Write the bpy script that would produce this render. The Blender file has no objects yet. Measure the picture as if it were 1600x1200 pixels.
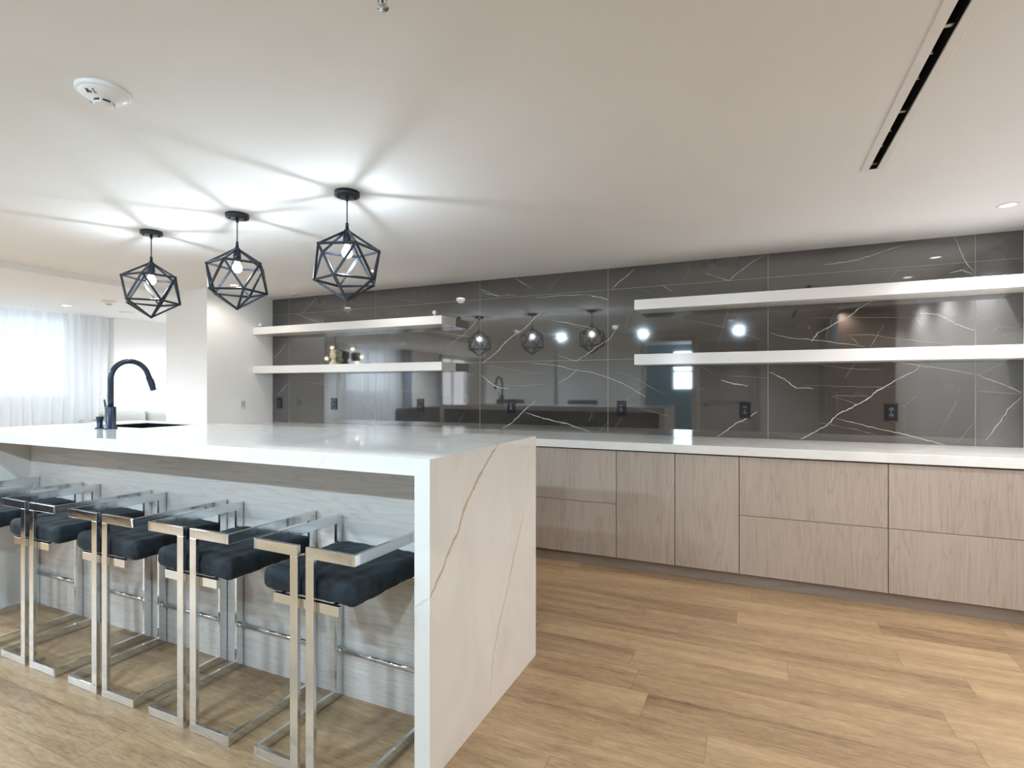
import bpy, bmesh, math, random
from mathutils import Vector, Matrix
random.seed(7)
PI = math.pi
S = bpy.context.scene
COL = S.collection
# ---------------------------------------------------------------- camera, world, exposure, window light
FPX, YAW, EYE = 836.3, 0.4237, 1.298
cam_d = bpy.data.cameras.new('camera'); cam = bpy.data.objects.new('camera', cam_d); COL.objects.link(cam)
cam_d.sensor_fit = 'HORIZONTAL'; cam_d.sensor_width = 36; cam_d.lens = FPX / 1600 * 36
cam_d.shift_y = 6.7 / 1600; cam_d.clip_start = 0.02; cam_d.clip_end = 200
cam.location = (0, 0, EYE); cam.rotation_euler = (PI / 2, 0, YAW)
S.camera = cam
S.view_settings.view_transform = 'Standard'; S.view_settings.look = 'None'
S.view_settings.exposure = 0.46; S.view_settings.gamma = 1.0; S.view_settings.use_curve_mapping = False
W = bpy.data.worlds.new('sky'); S.world = W; W.use_nodes = True
wn = W.node_tree.nodes; wl = W.node_tree.links
for n in list(wn): wn.remove(n)
wo = wn.new('ShaderNodeOutputWorld'); wb = wn.new('ShaderNodeBackground')
wb.inputs['Color'].default_value = (0.80, 0.90, 1.0, 1); wb.inputs['Strength'].default_value = 2.2
wl.new(wb.outputs[0], wo.inputs[0])
try:
    S.cycles.use_denoising = True; S.cycles.denoiser = 'OPENIMAGEDENOISE'
    S.cycles.max_bounces = 14; S.cycles.diffuse_bounces = 7; S.cycles.glossy_bounces = 7
    S.cycles.transparent_max_bounces = 16; S.cycles.transmission_bounces = 6
    S.cycles.sample_clamp_indirect = 6.0; S.cycles.caustics_reflective = False; S.cycles.caustics_refractive = False
except Exception: pass

G_PEND, G_WARM, G_FRONT, G_LIVE, G_WIN, G_BACK = 1.72, 2.15, 3.0, 4.8, 0.8, 0.48  # strength of each family of lights
P_PENDANT, P_WARM, P_FRONT, P_LIVE, P_WINDOW = 6.0*G_PEND, 26.0*G_WARM, 40.0*G_FRONT, 60.0*G_LIVE, 10.0*G_WIN
P_BACK = 26.0*G_BACK
wb.inputs['Strength'].default_value = 1.5 * G_WIN

def area_light(name, loc, rot, sx, sy, power, color, parent=None):
    d = bpy.data.lights.new(name, 'AREA'); d.shape = 'RECTANGLE'; d.size = sx; d.size_y = sy
    d.energy = power; d.color = color
    o = bpy.data.objects.new(name, d); COL.objects.link(o); o.location = loc; o.rotation_euler = rot
    if parent: o.parent = parent
    return o
# daylight through the living-room windows (x = -8) and the small window of the hall
area_light('window_daylight', (-8.35, 2.4, 1.65), (0, -PI / 2, 0), 1.2, 3.2, P_WINDOW * .9, (0.86, 0.94, 1.0))
area_light('window_daylight', (-8.35, -0.95, 1.6), (0, -PI / 2, 0), 1.2, 1.7, P_WINDOW * 2.8, (0.84, 0.93, 1.0))
area_light('window_daylight', (-8.35, -4.8, 1.25), (0, -PI / 2, 0), 2.0, 2.0, P_WINDOW * 3.0, (0.90, 0.95, 1.0))
area_light('window_daylight', (-1.35, -4.35, 1.70), (PI / 2, 0, 0), 1.0, 1.1, P_WINDOW * 6, (0.75, 0.90, 1.0))

# ---------------------------------------------------------------- geometry helpers
class MB:
    def __init__(s): s.v = []; s.f = []; s.m = []; s.sm = []
    def face(s, idx, m=0, smooth=False): s.f.append(tuple(idx)); s.m.append(m); s.sm.append(smooth)
    def box(s, x0, x1, y0, y1, z0, z1, m=0):
        b = len(s.v)
        s.v += [(x0,y0,z0),(x1,y0,z0),(x1,y1,z0),(x0,y1,z0),(x0,y0,z1),(x1,y0,z1),(x1,y1,z1),(x0,y1,z1)]
        for q in ((0,3,2,1),(4,5,6,7),(0,1,5,4),(1,2,6,5),(2,3,7,6),(3,0,4,7)): s.face([b+i for i in q], m)
        return s
    def beam(s, a, b, w, h, up=(0,0,1), m=0, ext=0.0):
        a = Vector(a); b = Vector(b); d = (b - a).normalized(); up = Vector(up)
        side = d.cross(up)
        if side.length < 1e-4: side = d.cross(Vector((1,0,0)))
        side.normalize(); u = side.cross(d).normalized()
        a = a - d*ext; b = b + d*ext; k = len(s.v)
        for p in (a, b):
            for sx, sy in ((-1,-1),(1,-1),(1,1),(-1,1)): s.v.append(tuple(p + side*(sx*w/2) + u*(sy*h/2)))
        for q in ((0,3,2,1),(4,5,6,7),(0,1,5,4),(1,2,6,5),(2,3,7,6),(3,0,4,7)): s.face([k+i for i in q], m)
        return s
    def tube(s, pts, r, n=12, m=0, caps=True, closed=False):
        pts = [Vector(p) for p in pts]; N = len(pts); rs = r if isinstance(r, (list, tuple)) else [r]*N
        k = len(s.v); prev = None
        for i, p in enumerate(pts):
            if closed: t = pts[(i+1) % N] - pts[i-1]
            else: t = pts[min(i+1, N-1)] - pts[max(i-1, 0)]
            t.normalize()
            if prev is None:
                a = Vector((0,0,1)) if abs(t.z) < .9 else Vector((1,0,0)); nrm = t.cross(a).normalized()
            else:
                nrm = prev - t*prev.dot(t)
                nrm = nrm.normalized() if nrm.length > 1e-6 else t.orthogonal().normalized()
            prev = nrm; bn = t.cross(nrm)
            for j in range(n):
                an = 2*PI*j/n; s.v.append(tuple(p + (nrm*math.cos(an) + bn*math.sin(an))*rs[i]))
        for i in range(N if closed else N-1):
            for j in range(n):
                a = k+i*n+j; b = k+i*n+(j+1)%n; c = k+((i+1)%N)*n+(j+1)%n; d = k+((i+1)%N)*n+j
                s.face((a,b,c,d), m, True)
        if caps and not closed:
            s.face([k+j for j in range(n)][::-1], m); s.face([k+(N-1)*n+j for j in range(n)], m)
        return s
    def lathe(s, prof, c=(0,0,0), n=32, m=0, axis='Z', smooth=True):
        k = len(s.v); c = Vector(c)
        for r, z in prof:
            for j in range(n):
                a = 2*PI*j/n; x, y = r*math.cos(a), r*math.sin(a)
                if axis == 'Z': p = (x, y, z)
                elif axis == 'Y': p = (x, z, y)
                else: p = (z, x, y)
                s.v.append(tuple(Vector(p) + c))
        for i in range(len(prof)-1):
            for j in range(n):
                q = (k+i*n+j, k+i*n+(j+1)%n, k+(i+1)*n+(j+1)%n, k+(i+1)*n+j)
                s.face(q, m, smooth)
        if prof[0][0] > 1e-5: s.face([k+j for j in range(n)][::-1], m)
        if prof[-1][0] > 1e-5: s.face([k+(len(prof)-1)*n+j for j in range(n)], m)
        return s
    def sphere(s, c, r, n=20, m=0, sz=1.0):
        prof = [(max(r*math.sin(PI*i/(n//2)), 1e-6), -r*sz*math.cos(PI*i/(n//2))) for i in range(n//2+1)]
        return s.lathe(prof, c, n, m)
    def soft_box(s, x0, x1, y0, y1, z0, z1, r, nx=16, ny=16, nz=6, crown=0.0, wr=0.0, m=0, seed=0.0):
        cx, cy, cz = (x0+x1)/2, (y0+y1)/2, (z0+z1)/2; hx, hy, hz = (x1-x0)/2, (y1-y0)/2, (z1-z0)/2
        vid = {}
        def vert(i, j, k):
            if (i,j,k) in vid: return vid[(i,j,k)]
            def sp(t, n): t = 2*t/n-1; return math.copysign(1-(1-abs(t))**1.35, t)
            u, v, w = sp(i,nx), sp(j,ny), sp(k,nz)
            p = Vector((u*hx, v*hy, w*hz))
            q = Vector((max(-hx+r, min(hx-r, p.x)), max(-hy+r, min(hy-r, p.y)), max(-hz+r, min(hz-r, p.z))))
            d = p - q
            if d.length > 1e-7: p = q + d.normalized()*min(r, d.length)
            f = (1-u*u)*(1-v*v)
            if w > 0: p.z += crown*f*w
            if wr:
                a = math.sin(u*7+v*13+seed)+math.sin(u*17-v*6+1.3+seed*2)+.7*math.sin(u*4+v*29+seed*3)+.5*math.sin(u*31+seed)
                nrm = Vector((u**5, v**5, w**3))
                if nrm.length > .01: p += nrm.normalized()*a*wr*.5
            s.v.append((p.x+cx, p.y+cy, p.z+cz)); vid[(i,j,k)] = len(s.v)-1
            return len(s.v)-1
        for i in range(nx):
            for j in range(ny):
                s.face((vert(i,j,0),vert(i,j+1,0),vert(i+1,j+1,0),vert(i+1,j,0)), m, True)
                s.face((vert(i,j,nz),vert(i+1,j,nz),vert(i+1,j+1,nz),vert(i,j+1,nz)), m, True)
        for i in range(nx):
            for k in range(nz):
                s.face((vert(i,0,k),vert(i+1,0,k),vert(i+1,0,k+1),vert(i,0,k+1)), m, True)
                s.face((vert(i,ny,k),vert(i,ny,k+1),vert(i+1,ny,k+1),vert(i+1,ny,k)), m, True)
        for j in range(ny):
            for k in range(nz):
                s.face((vert(0,j,k),vert(0,j,k+1),vert(0,j+1,k+1),vert(0,j+1,k)), m, True)
                s.face((vert(nx,j,k),vert(nx,j+1,k),vert(nx,j+1,k+1),vert(nx,j,k+1)), m, True)
        return s
    def strip(s, pts, w, plane, off, m=1, jit=0.0, sub=6):
        # thin inlaid vein: pts are 2-D in the plane; plane 'Y' -> (x, off, z), 'X' -> (off, y, z), 'Z' -> (x, y, off)
        P2 = []
        for (a, b), (c, d) in zip(pts[:-1], pts[1:]):
            for t in range(sub): P2.append((a+(c-a)*t/sub, b+(d-b)*t/sub))
        P2.append(pts[-1]); L = []
        for i, p in enumerate(P2):
            L.append((p[0]+random.uniform(-jit, jit), p[1]+random.uniform(-jit, jit)))
        k = len(s.v); n = len(L)
        for i, p in enumerate(L):
            a = L[max(i-1,0)]; b = L[min(i+1,n-1)]; dx, dy = b[0]-a[0], b[1]-a[1]; l = math.hypot(dx, dy) or 1
            t = i/(n-1); ww = w*(0.35+0.65*math.sin(PI*t)**.5)*random.uniform(.45, 1.15)/2
            for sg in (-1, 1):
                q = (p[0]-dy/l*ww*sg, p[1]+dx/l*ww*sg)
                s.v.append({'Y': (q[0], off, q[1]), 'X': (off, q[0], q[1]), 'Z': (q[0], q[1], off)}[plane])
        for i in range(n-1): s.face((k+2*i, k+2*i+1, k+2*i+3, k+2*i+2), m)
        return s

def wloc(o):
    p = Vector((0,0,0))
    while o is not None: p += o.location; o = o.parent
    return p
def build(name, mb, mats, parent=None, bevel=0.0, seg=2, origin=None, local=False, fixn=True):
    """links one mesh object; geometry is given in world space unless local=True"""
    me = bpy.data.meshes.new(name)
    if parent is not None: org = Vector((0,0,0)) if local else wloc(parent)
    elif origin is not None: org = Vector(origin)
    else:
        xs = [v[0] for v in mb.v]; ys = [v[1] for v in mb.v]; zs = [v[2] for v in mb.v]
        org = Vector(((min(xs)+max(xs))/2, (min(ys)+max(ys))/2, min(zs)))
    me.from_pydata([tuple(Vector(v)-org) for v in mb.v], [], mb.f)
    for i, p in enumerate(me.polygons): p.material_index = mb.m[i]; p.use_smooth = mb.sm[i]
    for m in (mats if isinstance(mats, (list, tuple)) else [mats]): me.materials.append(m)
    if fixn:
        bm = bmesh.new(); bm.from_mesh(me); bmesh.ops.recalc_face_normals(bm, faces=bm.faces); bm.to_mesh(me); bm.free()
    me.update()
    o = bpy.data.objects.new(name, me); COL.objects.link(o)
    if parent is not None: o.parent = parent
    else: o.location = org
    if bevel:
        b = o.modifiers.new('bevel', 'BEVEL'); b.width = bevel; b.segments = seg; b.limit_method = 'ANGLE'; b.angle_limit = 0.7
        b.harden_normals = False
    return o
def tag(o, label, cat, group=None, kind=None):
    o['label'] = label; o['category'] = cat
    if group: o['group'] = group
    if kind: o['kind'] = kind
    return o
def thing(name, label, cat, loc=(0,0,0), group=None):
    o = bpy.data.objects.new(name, None); COL.objects.link(o); o.location = loc; o.empty_display_size = .1
    return tag(o, label, cat, group)
def struct(name, mb, mats, parent=None, **k):
    o = build(name, mb, mats, parent, origin=(0,0,0) if parent is None else None, **k)
    if parent is None: o['kind'] = 'structure'
    return o
def copy_tree(o, parent=None):
    c = o.copy(); COL.objects.link(c); c.parent = parent
    for ch in list(o.children): copy_tree(ch, c)
    return c

# ---------------------------------------------------------------- materials
class NT:
    def __init__(s, name):
        s.mat = bpy.data.materials.new(name); s.mat.use_nodes = True; s.n = s.mat.node_tree.nodes; s.l = s.mat.node_tree.links
        for x in list(s.n): s.n.remove(x)
        s.out = s.n.new('ShaderNodeOutputMaterial'); s.b = s.n.new('ShaderNodeBsdfPrincipled'); s.l.new(s.b.outputs[0], s.out.inputs[0])
    def node(s, t, **kw):
        x = s.n.new(t)
        for k, v in kw.items(): setattr(x, k, v)
        return x
    def set(s, x, key, v):
        if hasattr(v, 'is_output') or isinstance(v, bpy.types.NodeSocket): s.l.new(v, x.inputs[key])
        else: x.inputs[key].default_value = v
    def math(s, op, a, b=None, c=None):
        x = s.node('ShaderNodeMath', operation=op); s.set(x, 0, a)
        if b is not None: s.set(x, 1, b)
        if c is not None: s.set(x, 2, c)
        return x.outputs[0]
    def coord(s, kind='Object'): return s.node('ShaderNodeTexCoord').outputs[kind]
    def mapping(s, v, scale=(1,1,1), loc=(0,0,0), rot=(0,0,0)):
        x = s.node('ShaderNodeMapping'); s.l.new(v, x.inputs[0]); s.set(x,'Scale',scale); s.set(x,'Location',loc); s.set(x,'Rotation',rot); return x.outputs[0]
    def noise(s, v, scale=5, detail=4, rough=.5, dist=0.0, out='Fac'):
        x = s.node('ShaderNodeTexNoise'); s.l.new(v, x.inputs['Vector']); s.set(x,'Scale',scale); s.set(x,'Detail',detail); s.set(x,'Roughness',rough); s.set(x,'Distortion',dist); return x.outputs[out]
    def ramp(s, fac, stops):
        x = s.node('ShaderNodeValToRGB'); s.l.new(fac, x.inputs[0]); e = x.color_ramp.elements
        while len(e) < len(stops): e.new(.5)
        for i, (p, c) in enumerate(stops):
            e[i].position = p; e[i].color = (c, c, c, 1) if not isinstance(c, (tuple, list)) else (*c, 1)
        return x.outputs[0]
    def mix(s, f, a, b, bt='MIX'):
        x = s.node('ShaderNodeMix', data_type='RGBA', blend_type=bt); s.set(x, 0, f)
        for i, v in ((6, a), (7, b)):
            if isinstance(v, (tuple, list)): v = (*v, 1) if len(v) == 3 else v
            s.set(x, i, v)
        return x.outputs[2]
    def bump(s, h, strength=.1, dist=.01):
        x = s.node('ShaderNodeBump'); s.set(x,'Strength',strength); s.set(x,'Distance',dist); s.l.new(h, x.inputs['Height']); s.l.new(x.outputs[0], s.b.inputs['Normal'])
def simple(name, col, rough=.5, metal=0.0, emit=None, es=0.0, spec=.5, ior=None, coat=0.0):
    t = NT(name); t.set(t.b,'Base Color',(*col,1)); t.set(t.b,'Roughness',rough); t.set(t.b,'Metallic',metal); t.set(t.b,'Specular IOR Level',spec)
    if ior: t.set(t.b,'IOR',ior)
    if coat: t.set(t.b,'Coat Weight',coat); t.set(t.b,'Coat Roughness',.05)
    if emit: t.set(t.b,'Emission Color',(*emit,1)); t.set(t.b,'Emission Strength',es)
    return t.mat
def paint(name, col, rough=.6):
    t = NT(name); v = t.coord(); n = t.noise(v, 3, 3); c = t.mix(n, tuple(x*.975 for x in col), tuple(min(1,x*1.02) for x in col))
    t.set(t.b,'Base Color',c); t.set(t.b,'Roughness',rough); t.bump(t.noise(v, 140, 2), .04, .002); return t.mat
def wood(name, dark, light, axis='Z', scale=1.0, rough=.5, contrast=.5):
    t = NT(name); v = t.coord(); oi = t.node('ShaderNodeObjectInfo')
    r = t.math('MULTIPLY', oi.outputs['Random'], 7.0)
    cb = t.node('ShaderNodeCombineXYZ'); t.set(cb,0,r); t.set(cb,1,r); t.set(cb,2,r)
    va = t.node('ShaderNodeVectorMath', operation='ADD'); t.l.new(v, va.inputs[0]); t.l.new(cb.outputs[0], va.inputs[1]); v2 = va.outputs[0]
    st = {'Z': (1,1,.07), 'X': (.07,1,1), 'Y': (1,.07,1)}[axis]
    st2 = {'Z': (1,1,.02), 'X': (.02,1,1), 'Y': (1,.02,1)}[axis]
    a = t.noise(t.mapping(v2, tuple(x*scale for x in st)), 9, 3, .5, .6)
    rings = t.math('FRACT', t.math('MULTIPLY', a, 9.0))
    rings = t.ramp(rings, [(0,.15),(.12,.75),(.55,1.0),(.9,.7),(1,.15)])
    fine = t.noise(t.mapping(v2, tuple(x*scale for x in st2)), 170, 3, .65)
    broad = t.noise(t.mapping(v2, st), 2.5, 2)
    f = t.math('ADD', t.math('MULTIPLY', rings, contrast*.55), t.math('MULTIPLY', fine, .55))
    f = t.math('ADD', f, t.math('MULTIPLY', t.math('SUBTRACT', broad, .5), .5))
    t.set(t.b,'Base Color', t.mix(t.ramp(f, [(.15,0.0),(.85,1.0)]), dark, light)); t.set(t.b,'Roughness',rough); t.bump(fine, .08, .003)
    return t.mat
M = {}
M['ceiling'] = paint('ceiling_paint', (.87,.875,.88), .7)
M['wall'] = paint('wall_paint', (.85,.845,.835), .65)
M['dark_wall'] = paint('recess_shade', (.30,.29,.28), .6)
M['cab'] = wood('cabinet_laminate', (.33,.262,.212), (.545,.455,.385), 'Z', 1.3, .45)
M['kick'] = wood('plinth_laminate', (.20,.155,.125), (.37,.30,.25), 'X', 1.3, .45)
M['island_wood'] = wood('island_laminate', (.50,.455,.41), (.83,.785,.74), 'X', 1.5, .45)
M['island_back'] = simple('charcoal_front', (.022,.025,.030), .35)
M['carcass'] = simple('carcass_shadow_gap', (.012,.010,.009), .7)  # near-black body colour stands in for shade in the gaps around the fronts
M['shelf'] = simple('white_lacquer', (.86,.83,.80), .14, spec=.6)
M['black'] = simple('matte_black_metal', (.028,.034,.045), .32, metal=.5)
M['faucet'] = simple('blue_black_metal', (.030,.042,.065), .30, metal=.55)
M['black_gloss'] = simple('black_gloss', (.012,.012,.014), .12, spec=.7)
M['dark_hole'] = simple('black_void', (.006,.006,.006), .8)
M['steel'] = simple('brushed_steel', (.55,.55,.55), .28, metal=1.0)
M['brass'] = simple('pale_bronze', (.45,.36,.26), .3, metal=1.0)
M['white_plastic'] = simple('white_plastic', (.82,.81,.79), .35)
M['grey_plastic'] = simple('grey_plastic', (.45,.45,.44), .4)
M['grille'] = simple('dark_vent_gap', (.05,.05,.05), .6)
M['lens'] = simple('lit_lens_warm', (1,1,1), .4, emit=(1.0,.90,.76), es=5)
M['globe'] = simple('lit_globe_warm', (1,1,1), .3, emit=(1.0,.72,.42), es=9)
M['brown_panel'] = wood('brown_panel', (.10,.065,.045), (.20,.14,.10), 'Z', 1.0, .4)
M['door'] = paint('door_paint', (.52,.47,.43), .45)
M['trim'] = paint('beige_trim', (.62,.52,.43), .5)
M['cream'] = simple('cream_ceramic', (.78,.66,.50), .3)
M['leaf'] = simple('green_leaf', (.24,.38,.07), .5)
M['sofa'] = paint('grey_linen', (.43,.43,.40), .9)
M['dark_sofa'] = paint('dark_upholstery', (.03,.033,.04), .8)
M['pink'] = paint('pink_render', (.75,.48,.42), .8)
M['ink'] = simple('marker_ink', (.02,.02,.02), .6)
M['cord'] = simple('black_cord', (.02,.02,.02), .5)
# chrome with faint brushing
t = NT('chrome'); v = t.coord(); n = t.noise(t.mapping(v,(1,1,.15)), 60, 3)
t.set(t.b,'Base Color',(.80,.825,.85,1)); t.set(t.b,'Metallic',1.0)
t.set(t.b,'Roughness', t.math('MULTIPLY_ADD', n, .14, .04)); t.bump(t.noise(v, 24, 2), .03, .01); M['chrome'] = t.mat
# velvet
t = NT('teal_black_velvet'); v = t.coord(); n = t.noise(v, 9, 4, .6, .8)
t.set(t.b,'Base Color', t.mix(t.ramp(n,[(.40,0.0),(.62,1.0)]), (.0015,.003,.0045), (.009,.019,.027)))
t.set(t.b,'Roughness',.85); t.set(t.b,'Sheen Weight',.11); t.set(t.b,'Sheen Roughness',.35); t.set(t.b,'Sheen Tint',(.42,.62,.75,1)); t.bump(t.noise(t.mapping(v,(1,.35,1)), 24, 3, .6, .9), .5, .008); M['velvet'] = t.mat
# polished quartz, warm grey clouds (veins are inlaid geometry)
t = NT('white_quartz'); v = t.coord(); n = t.noise(t.mapping(v,(1,1.8,1)), 1.6, 5, .55, 1.2)
sp = t.noise(v, 60, 2)
c = t.mix(t.ramp(n,[(.40,0.0),(.75,1.0)]), (.88,.86,.825), (.78,.75,.705)); c = t.mix(t.math('MULTIPLY', sp, .10), c, (.62,.57,.50))
t.set(t.b,'Base Color',c); t.set(t.b,'Roughness',.045); t.set(t.b,'IOR',1.6); M['quartz'] = t.mat
M['quartz_vein'] = simple('quartz_vein', (.58,.47,.34), .10)
M['quartz_vein_soft'] = simple('quartz_vein_soft', (.74,.69,.63), .10)
# polished dark marble cladding
t = NT('dark_marble'); v = t.coord(); n = t.noise(v, 1.4, 6, .6, .8)
c = t.mix(t.ramp(n,[(.3,0.0),(.75,1.0)]), (.034,.030,.0265), (.070,.062,.056))
vo = t.node('ShaderNodeTexVoronoi', feature='DISTANCE_TO_EDGE'); wv = t.noise(v, 3.0, 5, .6, 0, 'Color')
mx = t.node('ShaderNodeMix', data_type='VECTOR'); t.set(mx,0,.07); t.l.new(t.mapping(v,(1,1,1.3),rot=(0,.6,0)), mx.inputs[4]); t.l.new(wv, mx.inputs[5])
t.l.new(mx.outputs[1], vo.inputs['Vector']); t.set(vo,'Scale',2.6)
e = t.ramp(vo.outputs[0], [(0,1.0),(.012,0.0)]); msk = t.ramp(t.noise(v, 2.2, 3), [(.55,0.0),(.70,.40)])
c = t.mix(t.math('MULTIPLY', e, msk), c, (.26,.24,.22))
t.set(t.b,'Base Color',c); t.set(t.b,'Roughness',.035); t.set(t.b,'IOR',2.25); t.bump(t.noise(v, 2.2, 1), .012, .02); M['marble'] = t.mat
M['marble_vein'] = simple('marble_vein', (.62,.60,.57), .05, ior=1.9)
M['marble_vein_faint'] = simple('marble_vein_faint', (.32,.305,.285), .05, ior=1.9)
M['grout'] = simple('marble_joint', (.34,.31,.28), .3)
# plank floor
t = NT('oak_plank_floor'); v = t.coord(); sx = t.node('ShaderNodeSeparateXYZ'); t.l.new(v, sx.inputs[0])
yr = t.math('DIVIDE', t.math('ADD', sx.outputs[1], .0), .178); row = t.math('FLOOR', yr)
wr = t.node('ShaderNodeTexWhiteNoise', noise_dimensions='1D'); t.set(wr,'W',row)
xr = t.math('ADD', t.math('DIVIDE', sx.outputs[0], 1.22), t.math('MULTIPLY', wr.outputs[0], 3.0)); colx = t.math('FLOOR', xr)
cb = t.node('ShaderNodeCombineXYZ'); t.set(cb,0,colx); t.set(cb,1,row); wn2 = t.node('ShaderNodeTexWhiteNoise', noise_dimensions='2D'); t.l.new(cb.outputs[0], wn2.inputs['Vector'])
rnd = wn2.outputs[0]
off = t.node('ShaderNodeCombineXYZ'); t.set(off,0,t.math('MULTIPLY', rnd, 37.0)); t.set(off,1,t.math('MULTIPLY', rnd, 11.0))
va = t.node('ShaderNodeVectorMath', operation='ADD'); t.l.new(v, va.inputs[0]); t.l.new(off.outputs[0], va.inputs[1]); pv = va.outputs[0]
g1 = t.noise(t.mapping(pv,(.07,1,1)), 15, 5, .6, .5); g2 = t.noise(t.mapping(pv,(.16,1,1)), 90, 4, .75); g3 = t.noise(t.mapping(pv,(.25,1,1)), 5, 3, .5, .8)
f = t.math('ADD', t.math('MULTIPLY', g1, .50), t.math('MULTIPLY', g2, .64)); f = t.math('ADD', f, t.math('MULTIPLY', t.math('SUBTRACT', g3, .5), .34))
f = t.math('ADD', f, t.math('MULTIPLY', t.math('SUBTRACT', rnd, .5), .12))
c = t.ramp(f, [(.30,(.115,.069,.036)),(.47,(.268,.170,.092)),(.66,(.405,.272,.150)),(.9,(.52,.375,.228))])
def edge(fr, w): a = t.math('FRACT', fr); return t.math('MAXIMUM', t.math('LESS_THAN', a, w), t.math('GREATER_THAN', a, 1-w))
sm = t.math('MAXIMUM', edge(yr, .006), edge(xr, .0011)); c = t.mix(t.math('MULTIPLY', sm, .55), c, (.12,.075,.045))
t.set(t.b,'Base Color',c); t.set(t.b,'Roughness', t.math('MULTIPLY_ADD', g2, .16, .30)); t.bump(g2, .12, .002); M['floor'] = t.mat
# sheer curtain
t = NT('sheer_curtain'); tr = t.node('ShaderNodeBsdfTransparent'); tl = t.node('ShaderNodeBsdfTranslucent'); df = t.node('ShaderNodeBsdfDiffuse')
t.set(tl,'Color',(.92,.94,.96,1)); t.set(df,'Color',(.88,.89,.90,1)); t.set(tr,'Color',(.95,.97,1,1))
a = t.node('ShaderNodeMixShader'); t.set(a,0,.45); t.l.new(tl.outputs[0],a.inputs[1]); t.l.new(df.outputs[0],a.inputs[2])
b2 = t.node('ShaderNodeMixShader'); t.set(b2,0,.72); t.l.new(tr.outputs[0],b2.inputs[1]); t.l.new(a.outputs[0],b2.inputs[2]); t.l.new(b2.outputs[0], t.out.inputs[0]); M['curtain'] = t.mat
t = NT('blue_grey_drape'); t.set(t.b,'Base Color',(.22,.26,.31,1)); t.set(t.b,'Roughness',.9); M['drape'] = t.mat
def glass(name, tint, f=.12):
    t = NT(name); tr = t.node('ShaderNodeBsdfTransparent'); gl = t.node('ShaderNodeBsdfGlossy'); t.set(tr,'Color',(*tint,1)); t.set(gl,'Roughness',.02)
    a = t.node('ShaderNodeMixShader'); t.set(a,0,f); t.l.new(tr.outputs[0],a.inputs[1]); t.l.new(gl.outputs[0],a.inputs[2]); t.l.new(a.outputs[0], t.out.inputs[0]); return t.mat
M['glass'] = glass('window_glass', (.97,.99,1.0), .06)
t = NT('lit_bulb_envelope'); tr = t.node('ShaderNodeBsdfTransparent'); em = t.node('ShaderNodeEmission'); t.set(em,'Color',(.93,.96,1,1)); t.set(em,'Strength',9.0)
a = t.node('ShaderNodeMixShader'); t.set(a,0,.50); t.l.new(tr.outputs[0],a.inputs[1]); t.l.new(em.outputs[0],a.inputs[2]); t.l.new(a.outputs[0], t.out.inputs[0]); M['bulb'] = t.mat
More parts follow.
